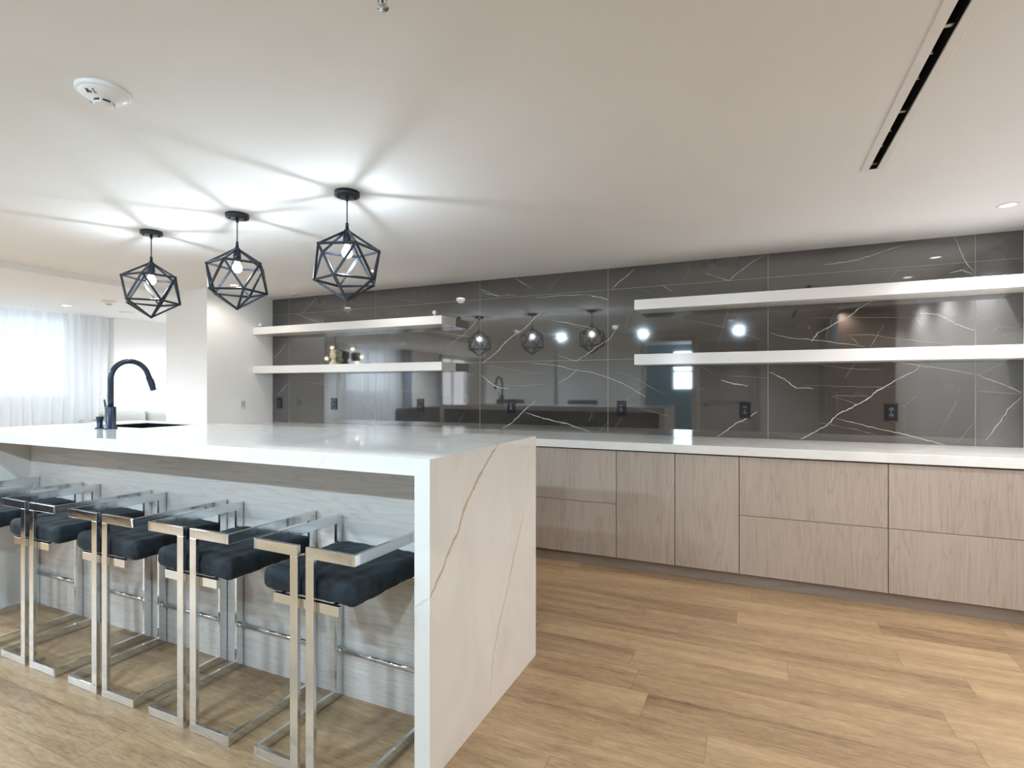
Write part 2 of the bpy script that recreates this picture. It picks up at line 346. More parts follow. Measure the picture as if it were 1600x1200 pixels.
# vein traces (x, z) on the marble and (y, z) on the island end
VEINS=[
(2,[(-4.382,2.303),(-4.484,2.211),(-4.598,2.140)]),
(2,[(-4.694,2.138),(-4.522,2.079),(-4.336,2.019)]),
(1,[(-4.065,2.295),(-3.908,2.223),(-3.745,2.144)]),
(1,[(-3.890,2.160),(-3.951,2.089),(-4.021,2.024)]),
(1,[(-3.432,2.237),(-3.155,2.179),(-2.912,2.137)]),
(1,[(-3.312,2.287),(-3.456,2.140),(-3.217,2.028)]),
(2,[(-2.342,2.233),(-2.221,2.176),(-2.155,2.147)]),
(2,[(-4.840,1.819),(-4.919,1.727),(-5.019,1.649)]),
(1,[(-4.569,1.838),(-4.694,1.771),(-4.810,1.709)]),
(1,[(-4.382,1.634),(-4.522,1.488),(-4.645,1.346),(-4.762,1.115)]),
(2,[(-4.801,1.354),(-4.879,1.289),(-4.999,1.200)]),
(1,[(-5.019,1.053),(-4.909,1.004),(-4.791,0.948)]),
(1,[(-4.569,1.374),(-4.382,1.352),(-4.199,1.331)]),
(2,[(-2.707,1.701),(-2.529,1.818),(-2.411,1.916),(-2.356,1.974)]),
(2,[(-2.860,1.863),(-2.656,1.823),(-2.445,1.784)]),
(1,[(-2.656,1.761),(-2.779,1.659),(-2.890,1.568)]),
(3,[(-2.342,1.423),(-2.261,1.362),(-2.175,1.308),(-2.057,1.296)]),
(2,[(-2.349,2.233),(-2.288,2.181),(-2.142,2.158),(-1.979,2.153)]),
(2,[(-1.992,2.306),(-1.834,2.206)]),
(1,[(-1.523,2.317),(-1.601,2.239),(-1.685,2.160)]),
(3,[(-0.901,2.294),(-0.965,2.241),(-1.046,2.188),(-1.089,2.143)]),
(2,[(-1.296,2.109),(-1.559,2.117),(-1.790,2.116)]),
(3,[(-1.296,2.098),(-1.184,2.074),(-1.128,2.053)]),
(3,[(-1.728,1.985),(-1.802,1.932),(-1.884,1.849),(-2.076,1.740),(-2.188,1.624),(-2.322,1.544)]),
(2,[(-1.637,1.906),(-1.411,1.855),(-1.228,1.807)]),
(1,[(-1.487,1.859),(-1.268,1.793)]),
(2,[(-1.029,1.836),(-1.117,1.715),(-1.228,1.654),(-1.325,1.585),(-1.411,1.531),(-1.577,1.591)]),
(1,[(-0.927,1.965),(-0.991,1.791)]),
(2,[(-1.821,1.528),(-1.559,1.494),(-1.411,1.453),(-1.313,1.446),(-1.128,1.389),(-0.991,1.334),(-0.806,1.228)]),
(2,[(-1.400,1.464),(-1.458,1.408),(-1.577,1.342)]),
(1,[(-2.322,1.519),(-2.024,1.473),(-1.865,1.441),(-1.649,1.427)]),
(1,[(-2.155,1.332),(-1.928,1.320),(-1.710,1.336)]),
(1,[(-1.062,1.443),(-0.885,1.376),(-0.657,1.244)]),
(1,[(-0.806,1.323),(-0.927,1.243),(-1.073,1.118)]),
(3,[(-1.790,1.187),(-1.896,1.104),(-1.947,1.051),(-2.024,0.984),(-2.122,0.922)]),
(3,[(-1.896,1.081),(-1.710,1.027),(-1.499,0.987),(-1.285,0.921)]),
(1,[(-1.262,1.103),(-1.296,1.003)]),
(1,[(-1.008,1.059),(-1.067,0.955)]),
(1,[(-1.122,1.024),(-1.211,0.923)]),
(1,[(-0.885,1.137),(-0.728,1.097),(-0.601,1.063)]),
(1,[(-0.458,2.299),(-0.517,2.151)]),
(2,[(-0.352,2.208),(-0.173,2.138),(-0.055,2.236),(0.070,2.307)]),
(1,[(-0.858,2.131),(-0.744,2.064)]),
(2,[(-0.682,2.138),(-0.591,2.079)]),
(2,[(0.947,2.284),(0.780,2.243),(0.665,2.210),(0.459,2.197)]),
(2,[(1.227,2.309),(1.278,2.158),(1.335,2.059)]),
(1,[(0.638,2.112),(0.810,2.119),(0.991,2.112),(1.161,2.105)]),
(1,[(0.936,2.134),(0.851,2.057)]),
(3,[(1.203,2.071),(1.264,2.087),(1.298,2.071),(1.329,2.051)]),
(1,[(-0.497,1.851),(-0.243,1.783),(-0.055,1.710),(0.096,1.650)]),
(2,[(0.118,1.712),(0.272,1.668),(0.397,1.654),(0.723,1.592)]),
(3,[(0.389,1.640),(0.426,1.699),(0.519,1.756),(0.638,1.819),(0.681,1.866),(0.769,1.920)]),
(3,[(1.045,1.813),(1.137,1.799),(1.203,1.753),(1.264,1.711),(1.335,1.682)]),
(1,[(0.907,1.643),(1.084,1.615),(1.278,1.582)]),
(1,[(0.606,1.683),(0.754,1.676),(0.907,1.643)]),
(1,[(0.837,1.749),(0.795,1.670),(0.754,1.591)]),
(1,[(0.381,1.814),(0.715,1.801),(1.084,1.776)]),
(1,[(0.622,1.682),(0.681,1.611)]),
(1,[(1.496,1.924),(1.441,1.836)]),
(3,[(0.109,1.422),(0.209,1.368),(0.289,1.301),(0.406,1.297)]),
(3,[(-0.229,1.362),(-0.146,1.336),(-0.037,1.316)]),
(1,[(-0.173,1.396),(-0.032,1.390),(0.096,1.374)]),
(1,[(0.352,1.490),(0.665,1.434),(0.825,1.431)]),
(2,[(0.851,1.489),(1.056,1.450),(1.161,1.431),(1.335,1.390)]),
(3,[(1.045,1.459),(1.002,1.411),(0.892,1.346),(0.795,1.279),(0.723,1.210),(0.638,1.159),(0.547,1.102),(0.487,1.031),(0.414,0.978),(0.319,0.922)]),
(1,[(0.665,1.484),(0.595,1.366)]),
(2,[(0.547,1.079),(0.738,1.029),(0.892,0.994),(1.031,0.959),(1.182,0.917)]),
(1,[(0.426,1.048),(0.665,1.004),(0.791,0.968)]),
(1,[(0.335,1.320),(0.638,1.310),(0.892,1.306)]),
(1,[(0.519,1.246),(0.738,1.242)]),
(1,[(0.519,1.241),(0.681,1.183)]),
(2,[(1.342,1.390),(1.457,1.334),(1.573,1.272)]),
(2,[(1.573,1.247),(1.502,1.156),(1.464,1.076),(1.392,0.956)]),
(1,[(1.512,1.483),(1.355,1.390)]),
(1,[(1.342,1.280),(1.573,1.264)]),
(1,[(1.241,1.215),(1.151,1.003)]),
(1,[(1.329,1.072),(1.241,0.928)]),
(3,[(-0.252,0.920),(-0.123,1.024),(-0.046,1.066),(0.030,1.121)]),
(1,[(-0.405,1.485),(-0.281,1.407)]),
(1,[(0.479,1.655),(0.519,1.802),(0.559,1.883)]),
(1,[(-0.169,1.953),(-0.262,1.608)]),
(1,[(-3.805,1.208),(-3.554,1.011)]),
(1,[(-3.472,1.309),(-3.155,1.264),(-2.779,1.277)]),
(1,[(-0.552,2.004),(-0.601,1.852)]),
]
QV=[
(9,[(1.998,1.066),(1.915,1.013),(1.838,0.960),(1.776,0.909),(1.717,0.859),(1.675,0.791),(1.622,0.741),(1.554,0.668),(1.491,0.611)]),
(4,[(2.284,0.737),(2.224,0.645),(2.160,0.556),(2.086,0.423),(2.010,0.314),(1.956,0.213),(1.927,0.069)]),
(2,[(2.338,0.998),(2.315,0.868),(2.284,0.737)]),
(2,[(1.838,0.613),(1.776,0.555),(1.732,0.504)]),
]
# ---------------------------------------------------------------- the room
ZC, ZL, YW, XS, XR = 2.316, 2.264, 4.488, -5.05, 1.583
XLW, YF = -8.1, -1.2
struct('floor', MB().box(-9.2, 1.9, -6.6, 6.0, -.1, 0), M['floor'])
# ceiling: kitchen plane with the slot for the linear vent, and the slightly lower living-room plane
cm = MB()
SX0, SX1, SY0, SY1 = .488, .520, .20, 2.956
cm.box(-5.49, SX0, YF-.15, 6.0, ZC, ZC+.12); cm.box(SX1, 1.9, YF-.15, 6.0, ZC, ZC+.12)
cm.box(SX0, SX1, YF-.15, SY0, ZC, ZC+.12); cm.box(SX0, SX1, SY1, 6.0, ZC, ZC+.12)
cm.box(-9.2, -5.49, -6.6, 6.0, ZL, ZC+.12); cm.box(-5.49, 1.9, -6.6, YF-.15, ZC, ZC+.12)
struct('ceiling', cm, M['ceiling'])
# marble-clad back wall: slab, joints and inlaid veins in one mesh
wm = MB(); wm.box(XS, XR+.1, YW, YW+.12, 0, ZC, 0)
for x in (-4.791, -3.578, -2.356, -1.128, .101, 1.339): wm.box(x-.0016, x+.0016, YW-.0006, YW, .915, ZC, 3)
for z in (1.542, 2.136): wm.box(XS, XR, YW-.0006, YW, z-.0013, z+.0013, 3)
for w, p in VEINS: wm.strip(p, {1:.0027, 2:.0040, 3:.0066}[w], 'Y', YW-.0009, {1:2, 2:1, 3:1}[w], .0035)
struct('wall_back', wm, [M['marble'], M['marble_vein'], M['marble_vein_faint'], M['grout']])
struct('wall_right', MB().box(XR, XR+.12, YF-.15, YW, 0, ZC), M['wall'])
# pier between kitchen and living room
struct('wall_pier', MB().box(-5.69, XS, 3.675, 5.72, 0, ZC), M['wall'])
# living room end wall and its projecting grey panel
struct('wall_left_end', MB().box(-9.2, -5.69, 5.60, 5.72, 0, ZL), M['wall'])
struct('wall_left_return', MB().box(-8.22, -8.0, 4.45, 5.60, 0, ZL), M['wall'])
def window_wall(x0, x1, ys, zs_list, y0, y1):
    mb = MB(); cur = y0
    for (a, b), (z0, z1) in zip(ys, zs_list):
        mb.box(x0, x1, cur, a, 0, ZL); mb.box(x0, x1, a, b, 0, z0); mb.box(x0, x1, a, b, z1, ZL); cur = b
    mb.box(x0, x1, cur, y1, 0, ZL); return mb
struct('wall_left', window_wall(XLW-.15, XLW, [(-5.7,-3.9), (-1.75,-.15), (.9,4.02)], [(.1,2.2), (1.2,2.2), (1.16,2.24)], -6.5, 4.45), M['wall'])
def window_x(n, y0, y1, z0, z1, mull):
    f = MB(); x0, x1 = XLW-.11, XLW-.04; w = .045
    f.box(x0,x1,y0,y0+w,z0,z1); f.box(x0,x1,y1-w,y1,z0,z1); f.box(x0,x1,y0+w,y1-w,z0,z0+w); f.box(x0,x1,y0+w,y1-w,z1-w,z1)
    for m in mull: f.box(x0,x1,m-.02,m+.02,z0+w,z1-w)
    fr = struct('window_%d' % n, f, M['white_plastic'])
    g = build('pane', MB().box(XLW-.08, XLW-.074, y0+w, y1-w, z0+w, z1-w), M['glass'], fr)
window_x(1, .9, 4.02, 1.16, 2.24, (1.95, 3.0)); window_x(2, -1.75, -.15, 1.2, 2.2, (-.95,)); window_x(3, -5.7, -3.9, .1, 2.2, (-4.8,))
struct('wall_left_far', MB().box(-8.25, -5.1, -6.6, -6.5, 0, ZL), M['wall'])
struct('wall_divider', MB().box(-5.2, -5.05, -6.5, YF, 0, ZC), M['wall'])
# wall behind the camera with the hall opening and a narrow glazed slot
fm = MB(); DX0, DX1, DZ = -1.86, -1.02, 2.16
fm.box(-5.05, -3.66, YF-.15, YF, 0, ZC); fm.box(-3.66, -3.58, YF-.15, YF, 0, .3); fm.box(-3.66, -3.58, YF-.15, YF, 2.1, ZC)
fm.box(-3.58, DX0, YF-.15, YF, 0, ZC); fm.box(DX0, DX1, YF-.15, YF, DZ, ZC); fm.box(DX1, XR, YF-.15, YF, 0, ZC)
struct('wall_front', fm, M['wall'])
dt = MB(); dt.box(DX0-.07, DX0, YF, YF+.02, 0, DZ+.07); dt.box(DX1, DX1+.07, YF, YF+.02, 0, DZ+.07); dt.box(DX0, DX1, YF, YF+.02, DZ, DZ+.07)
struct('trim_1', dt, M['trim'])
# hall beyond the opening
M['hall'] = paint('hall_paint', (.55,.68,.74), .6)
hm = MB(); hm.box(-2.6, -2.5, -4.2, YF-.15, 0, ZC); hm.box(-.3, -.2, -4.2, YF-.15, 0, ZC)
hm.box(-2.5, -1.75, -4.2, -4.08, 0, ZC); hm.box(-.95, -.3, -4.2, -4.08, 0, ZC); hm.box(-1.75, -.95, -4.2, -4.08, 0, 1.25); hm.box(-1.75, -.95, -4.2, -4.08, 2.2, ZC)
struct('wall_hall', hm, M['hall'])
wf = MB(); wf.box(-1.75,-1.71,-4.16,-4.11,1.25,2.2); wf.box(-.99,-.95,-4.16,-4.11,1.25,2.2); wf.box(-1.71,-.99,-4.16,-4.11,1.25,1.29); wf.box(-1.71,-.99,-4.16,-4.11,2.16,2.2); wf.box(-1.71,-.99,-4.16,-4.11,1.68,1.72)
w4 = struct('window_4', wf, M['white_plastic']); build('pane', MB().box(-1.71,-.99,-4.14,-4.134,1.29,2.16), M['glass'], w4)
# panelled door next to the opening
dm = MB(); dm.box(-.88, .06, YF, YF+.035, .01, 2.12)
for (a, b) in ((-.80,-.46), (-.36,-.02)):
    for (z0, z1) in ((.15,.85), (1.05,1.95)):
        dm.box(a, b, YF+.035, YF+.047, z0, z1)
        dm.box(a+.05, b-.05, YF+.047, YF+.053, z0+.05, z1-.05)
d1 = struct('door_1', dm, M['door'], bevel=.004)
build('door_handle', MB().tube([(-.81,YF+.036,1.0),(-.81,YF+.08,1.0),(-.70,YF+.08,1.0)], .009, 10), M['black'], d1)
struct('baseboard_front', MB().box(-5.05, -3.66, YF, YF+.015, 0, .1).box(-3.58, DX0-.07, YF, YF+.015, 0, .1), M['white_plastic'])

# ---------------------------------------------------------------- outside the living-room window
b = thing('building', 'pink rendered house seen outside the tall living-room window', 'building', (-13.5, -10.5, -.1))
bm_ = MB().box(-14.5, -12.6, -13.2, -7.5, -.1, 6); build('wall', bm_, M['pink'], b)
for y in (-9.9, -8.6): build('window', MB().box(-12.61, -12.56, y-.4, y+.4, 1.2, 2.6), M['black_gloss'], b)
r = thing('balcony_railing', 'black metal balcony railing outside the tall window', 'railing', (-8.9, -4.8, 0))
rb = MB(); rb.box(-8.93,-8.89,-5.9,-3.7,1.02,1.06); rb.box(-8.93,-8.89,-5.9,-3.7,.08,.11); build('rail', rb, M['black'], r)
rb = MB()
for i in range(19): rb.box(-8.92,-8.905,-5.85+i*.115,-5.835+i*.115,.11,1.02)
build('balusters', rb, M['black'], r)
struct('trim_2', MB().box(-9.1, -8.25, -6.1, -3.5, -.1, 0.02), M['grey_plastic'])

# ---------------------------------------------------------------- curtains
def curtain(name, y0, y1, x, amp, wl_, z0, z1, mat, ph=0.0):
    mb = MB(); n = int((y1-y0)/wl_*10); zs = [z0 + (z1-z0)*i/6 for i in range(7)]
    for k, z in enumerate(zs):
        for i in range(n+1):
            y = y0 + (y1-y0)*i/n
            a = amp*(math.sin(2*PI*y/wl_+ph)+.45*math.sin(2*PI*y/wl_*1.73+1+ph)+.3*math.sin(2*PI*y/wl_*.41))*(1-.25*k/6)
            mb.v.append((x+a, y+.012*math.sin(z*3+y*9), z))
    for k in range(6):
        for i in range(n): mb.face((k*(n+1)+i, k*(n+1)+i+1, (k+1)*(n+1)+i+1, (k+1)*(n+1)+i), 0, True)
    return build(name, mb, mat, fixn=False)
tag(curtain('sheer_curtain', .5, 4.36, -7.98, .028, .105, .03, 2.255, M['curtain']), 'white sheer pleated curtain over the bright window left of the faucet', 'curtain')
tag(curtain('sheer_curtain', -2.0, .05, -7.97, .028, .11, .03, 2.255, M['curtain'], 1.0), 'white sheer curtain on the window mirrored under the left shelves', 'curtain')
tag(curtain('drape', -2.35, -2.02, -7.92, .035, .12, .03, 2.255, M['drape']), 'blue-grey drape gathered beside the mirrored sheer curtain', 'curtain')
tag(curtain('drape', -3.9, -3.72, -7.95, .035, .09, .03, 2.255, M['drape']), 'narrow blue-grey drape at the edge of the tall window', 'curtain')

# ---------------------------------------------------------------- kitchen island
isl = thing('kitchen_island', 'kitchen island with white waterfall quartz top and pale wood panel', 'kitchen island', (-2.5, 1.96, 0))
IX0, IX1, IY0, IY1, IH, IT = -4.085, -.966, 1.487, 2.424, 1.065, .058
KX0, KX1, KY0, KY1 = -3.78, -3.258, 1.962, 2.32     # sink cut-out
q = MB(); z0 = IH-IT
q.box(IX0, KX0, IY0, IY1, z0, IH); q.box(KX1, IX1, IY0, IY1, z0, IH); q.box(KX0, KX1, IY0, KY0, z0, IH); q.box(KX0, KX1, KY1, IY1, z0, IH)
q.box(IX0, IX0+.06, IY0, IY1, 0, z0); q.box(IX1-.06, IX1, IY0, IY1, 0, z0)
# weld the pieces into one clean shell
def weld(mb, d=.0005):
    bm = bmesh.new(); vs = [bm.verts.new(v) for v in mb.v]
    for f, m_ in zip(mb.f, mb.m):
        x = bm.faces.new([vs[i] for i in f]); x.material_index = m_
    bmesh.ops.remove_doubles(bm, verts=bm.verts, dist=d)
    bad = {}
    for f in bm.faces: bad.setdefault(tuple(sorted(v.index for v in f.verts)), []).append(f)
    bm.verts.index_update(); bad = {}
    for f in bm.faces: bad.setdefault(tuple(sorted(v.index for v in f.verts)), []).append(f)
    kill = [f for fs in bad.values() if len(fs) > 1 for f in fs]
    bmesh.ops.delete(bm, geom=kill, context='FACES_ONLY')
    o = MB(); bm.verts.index_update()
    o.v = [tuple(v.co) for v in bm.verts]
    for f in bm.faces: o.face([v.index for v in f.verts], f.material_index)
    bm.free(); return o
def vein_w(w): return {9: .016, 4: .0085, 2: .004}[w]
for w, p in QV: q.strip(p, vein_w(w), 'X', IX1+.0003, 1 if w > 2 else 2, .004, 5)
q.strip([(-.970,.611),(-.998,.590),(-1.026,.569)], .010, 'Y', IY0-.0003, 2, .002, 3)
q.strip([(-1.406,1.063),(-1.425,1.036),(-1.443,1.010)], .012, 'Y', IY0-.0003, 2, .002, 3)
q.strip([(-2.9,1.055),(-2.94,1.03),(-2.96,1.012)], .006, 'Y', IY0-.0003, 2, .002, 3)
q.strip([(-1.0,1.62),(-1.3,1.75),(-1.9,1.83),(-2.5,2.02)], .012, 'Z', IH+.0003, 2, .006, 8)
q.strip([(-.97,2.0),(-1.15,2.12),(-1.5,2.2),(-1.9,2.42)], .010, 'Z', IH+.0003, 2, .005, 8)
build('countertop', q, [M['quartz'], M['quartz_vein'], M['quartz_vein_soft']], isl, fixn=False)
build('back_panel', MB().box(IX0+.061, IX1-.061, 1.773, 1.795, 0, z0-.001), M['island_wood'], isl)
build('cabinet_body', MB().box(IX0+.061, IX1-.061, 1.797, 2.37, .09, .78), M['carcass'], isl)
n = 4; w_ = (IX1-IX0-.124)/n
for i in range(n):
    x0 = IX0+.062+i*w_; build('door', MB().box(x0+.002, x0+w_-.002, 2.372, 2.392, .095, z0-.004), M['island_back'], isl, bevel=.002)
sk = MB(); wt = .0095; sx0, sx1, sy0, sy1, sb = KX0+.010, KX1-.010, KY0+.010, KY1-.010, .82
ZS = IH-.005
sk.box(sx0-wt, sx0, sy0-wt, sy1+wt, sb, ZS); sk.box(sx1, sx1+wt, sy0-wt, sy1+wt, sb, ZS)
sk.box(sx0, sx1, sy0-wt, sy0, sb, ZS); sk.box(sx0, sx1, sy1, sy1+wt, sb, ZS); sk.box(sx0-wt, sx1+wt, sy0-wt, sy1+wt, sb-.01, sb)
snk = build('sink', sk, M['black_gloss'], isl)
build('drain', MB().lathe([(.045,sb),(.045,sb+.004),(.03,sb+.006),(.0001,sb+.003)], ((sx0+sx1)/2,(sy0+sy1)/2,0), 24), M['steel'], snk)

# faucet and soap pump
FX, FY = -3.369, 1.857
fa = thing('kitchen_faucet', 'tall matte black gooseneck faucet beside the sink on the island', 'faucet', (FX, FY, IH+.0004))
build('base', MB().lathe([(.033,IH+.0004),(.033,IH+.006),(.026,IH+.010),(.026,1.187),(.023,1.192),(.016,1.193)], (FX,FY,0), 32), M['faucet'], fa)
R_ = .106; cz = 1.352; cy = FY+R_; pts = [(FX,FY,1.19),(FX,FY,1.27)]
for i in range(25):
    a = PI - math.radians(164)*i/24; pts.append((FX, cy+R_*math.cos(a), cz+R_*math.sin(a)))
e = Vector(pts[-1]); dr = (e - Vector(pts[-2])).normalized(); e1 = e + dr*.012; pts.append(tuple(e1))
build('spout', MB().tube(pts, .0145, 18), M['faucet'], fa)
e2 = e1 + dr*.088
sh = build('spray_head', MB().tube([tuple(e1), tuple(e1+dr*.004), tuple(e2-dr*.003), tuple(e2)], [.0150,.0165,.0165,.0150], 18), M['faucet'], fa)
side = Vector((0, dr.z, -dr.y)); bp_ = e1+dr*.04
if side.y < 0: side = -side
build('button', MB().beam(tuple(bp_+side*.017-dr*.02), tuple(bp_+side*.017+dr*.025), .012, .006, up=tuple(side)), M['faucet'], sh, bevel=.002)
hd = build('handle_hub', MB().tube([(FX-.024,FY,1.143),(FX-.052,FY,1.143)], [.019,.019], 20), M['brass'], fa)
build('lever', MB().tube([(FX-.044,FY,1.160),(FX-.050,FY,1.19),(FX-.062,FY,1.232)], [.0055,.005,.005], 10), M['black'], fa)
SPX, SPY = -3.452, 1.845
so = thing('soap_dispenser', 'small black soap dispenser pump left of the island faucet', 'soap dispenser', (SPX, SPY, IH))
build('body', MB().lathe([(.024,IH),(.024,IH+.005),(.0145,IH+.010),(.015,IH+.045),(.019,IH+.062),(.019,IH+.068),(.0001,IH+.070)], (SPX,SPY,0), 24), M['faucet'], so)
build('nozzle', MB().tube([(SPX,SPY,IH+.064),(SPX+.01,SPY+.02,IH+.068),(SPX+.02,SPY+.05,IH+.062)], [.006,.005,.004], 10), M['faucet'], so)

# ---------------------------------------------------------------- back counter run
yc = 3.789; yd = 3.808
tag(build('kitchen_countertop', MB().box(XS+.001, XR-.001, yc, YW-.001, .858, .915), M['quartz'], bevel=.002), 'long cream quartz worktop along the dark marble wall', 'countertop')
tag(build('toe_kick', MB().box(XS+.001, XR-.001, 3.842, 3.856, 0, .080), M['kick']), 'dark wood plinth board under the base cabinets along the floor', 'plinth')
def base_cabinet(x0, x1, kind, label):
    t_ = thing('base_cabinet', label, 'cabinet', ((x0+x1)/2, yc, .083), 'base cabinets under the back worktop')
    build('body', MB().box(x0+.0005, x1-.0005, yd+.021, YW-.002, .082, .856), M['carcass'], t_)
    g = .0022
    if kind == 'drawers':
        for z0_, z1_ in ((.083,.4655), (.4690,.848)): build('drawer', MB().box(x0+g, x1-g, yd, yd+.0205, z0_, z1_), M['cab'], t_, bevel=.0008, seg=1)
    else:
        xm = kind
        for a, b_ in ((x0, xm), (xm, x1)): build('door', MB().box(a+g, b_-g, yd, yd+.0205, .083, .848), M['cab'], t_, bevel=.0008, seg=1)
base_cabinet(-.085, .729, 'drawers', 'wood base cabinet with two wide drawers, right of the paired doors')
base_cabinet(.729, XR-.002, 'drawers', 'two-drawer wood base cabinet at the right end by the frame edge')
base_cabinet(-.897, -.085, -.491, 'wood base cabinet with two tall doors side by side')
base_cabinet(-1.711, -.897, 'drawers', 'two-drawer wood base cabinet partly behind the island end')

hc = thing('base_cabinet', 'long run of wood base cabinet fronts behind the island, up to the left wall', 'cabinet', (-3.38, yc, .083), 'base cabinets under the back worktop')
build('body', MB().box(XS+.002, -1.7115, yd+.021, YW-.002, .082, .856), M['carcass'], hc)
for i in range(6):
    a = XS+.002+i*(3.3365/6); build('door', MB().box(a+.0022, a+3.3365/6-.0022, yd, yd+.0205, .083, .848), M['cab'], hc, bevel=.0008, seg=1)
# ---------------------------------------------------------------- shelves
def shelf(x0, x1, z0_, z1_, lab, grp):
    return tag(build('floating_shelf', MB().box(x0, x1, 4.226, YW-.002, z0_, z1_), M['shelf'], bevel=.0015), lab, 'shelf', grp)
shelf(XS+.001, -2.617, 1.892, 1.971, 'upper white floating shelf on the left, carrying two white balls', 'white floating shelves')
shelf(XS+.001, -2.617, 1.463, 1.543, 'lower white floating shelf on the left, under the one with white balls', 'white floating shelves')
shelf(-.853, XR-.001, 1.914, 1.992, 'upper white floating shelf on the right half of the marble', 'white floating shelves')
shelf(-.853, XR-.001, 1.482, 1.565, 'lower white floating shelf on the right half of the marble', 'white floating shelves')
for x, y, lab in ((-5.012,4.29,'white ball at the wall end of the upper left shelf'), (-2.715,4.262,'white ball at the open end of the upper left shelf')):
    o = thing('white_ball', lab, 'ornament', (x, y, 1.971), 'white balls on the upper left shelf')
    build('ball', MB().sphere((x,y,2.006), .0215, 20), M['white_plastic'], o); build('stem', MB().lathe([(.012,1.971),(.012,1.975),(.005,1.978),(.005,1.987)], (x,y,0), 16), M['white_plastic'], o)
# cream bust-shaped vase with green sprigs on the lower left shelf
vx, vy, vz = -4.06, 4.40, 1.543
o = thing('bust_vase', 'small cream head-shaped vase with green sprigs on the lower left shelf', 'vase', (vx, vy, vz))
vb = MB().lathe([(.045,vz),(.048,vz+.012),(.038,vz+.03),(.020,vz+.055),(.019,vz+.068)], (vx,vy,0), 24)
vb.sphere((vx,vy-.004,vz+.108), .038, 24, 0, 1.3); vb.lathe([(.030,vz+.140),(.034,vz+.152),(.030,vz+.158),(.0001,vz+.150)], (vx,vy,0), 20)
for sx_ in (-1, 1): vb.sphere((vx+sx_*.012,vy-.038,vz+.116), .005, 10)
vb.sphere((vx,vy-.044,vz+.104), .007, 10, 0, 1.8)
build('head', vb, M['cream'], o)
random.seed(3)
for n_, lo_a, hi_a, hh, r0 in ((44, -.8, 1.2, .14, .040), (16, 2.6, 3.9, .06, .042)):
    lf = MB()
    for i in range(n_):
        a = random.uniform(lo_a, hi_a); h = random.uniform(0, hh); rr = random.uniform(r0, r0+.018)
        c = Vector((vx+rr*math.cos(a), vy+rr*math.sin(a)*.7+.012, vz+.012+h))
        d = Vector((random.uniform(-.3,1), random.uniform(-.8,.4), random.uniform(-.4,1))).normalized()*random.uniform(.020,.032); s_ = d.cross(Vector((0,0,1))).normalized()*.008
        k = len(lf.v); lf.v += [tuple(c-d*.5), tuple(c+s_), tuple(c+d*.5), tuple(c-s_), tuple(c+s_.cross(d).normalized()*.002)]
        lf.face((k,k+1,k+4)); lf.face((k+1,k+2,k+4)); lf.face((k+2,k+3,k+4)); lf.face((k+3,k,k+4)); lf.face((k,k+3,k+2,k+1))
    build('sprig', lf, M['leaf'], o)

# ---------------------------------------------------------------- wall outlets and switch
def outlet(x, lab):
    z = 1.13; y = YW-.001; o = thing('wall_outlet', lab, 'outlet', (x, y, z-.062), 'black outlets on the marble')
    build('plate', MB().box(x-.040, x+.040, y-.007, y, z-.063, z+.063), M['black_gloss'], o, bevel=.003)
    rm = MB()
    for dz in (-.021, .021): rm.lathe([(.0165,-.0005),(.0165,.003),(.0145,.0045),(.0001,.0045)], (x,y-.007,z+dz), 24, 0, 'Y')
    for i, p in enumerate(rm.v): rm.v[i] = (p[0], 2*(y-.007)-p[1], p[2])
    for dz in (-.021, .021):
        for dx in (-.006, .006): rm.box(x+dx-.0012, x+dx+.0012, y-.0118, y-.0114, z+dz-.002, z+dz+.006, 1)
    build('receptacle', rm, [M['black'], M['steel']], o); build('screw', MB().tube([(x,y-.0085,z),(x,y-.0065,z)], .003, 10), M['steel'], o)
for x, lab in ((-4.94,'black outlet on the marble in the far left corner under the shelf'), (-4.136,'black outlet under the head-shaped vase, second from the left wall'),
               (-3.025,'black outlet on the marble left of the three mirrored pendants'), (-2.031,'black outlet on the marble just above the right part of the island top'),
               (-1.013,'black outlet on the marble just left of the right shelves'), (-.059,'black outlet on the marble under the left part of the right shelves'),
               (.874,'black outlet on the marble nearest the right edge, under the shelves')): outlet(x, lab)
o = thing('light_switch', 'small white rocker switch plate on the white side wall of the pier', 'switch', (XS, 4.09, 1.07))
build('plate', MB().box(XS+.0005, XS+.006, 4.053, 4.127, 1.07, 1.19), M['white_plastic'], o, bevel=.002)
for y in (4.070, 4.095): build('rocker', MB().box(XS+.006, XS+.010, y, y+.017, 1.10, 1.16), M['grey_plastic'], o, bevel=.001)
build('indicator', MB().box(XS+.006, XS+.009, 4.10, 4.115, 1.087, 1.091), M['ink'], o)

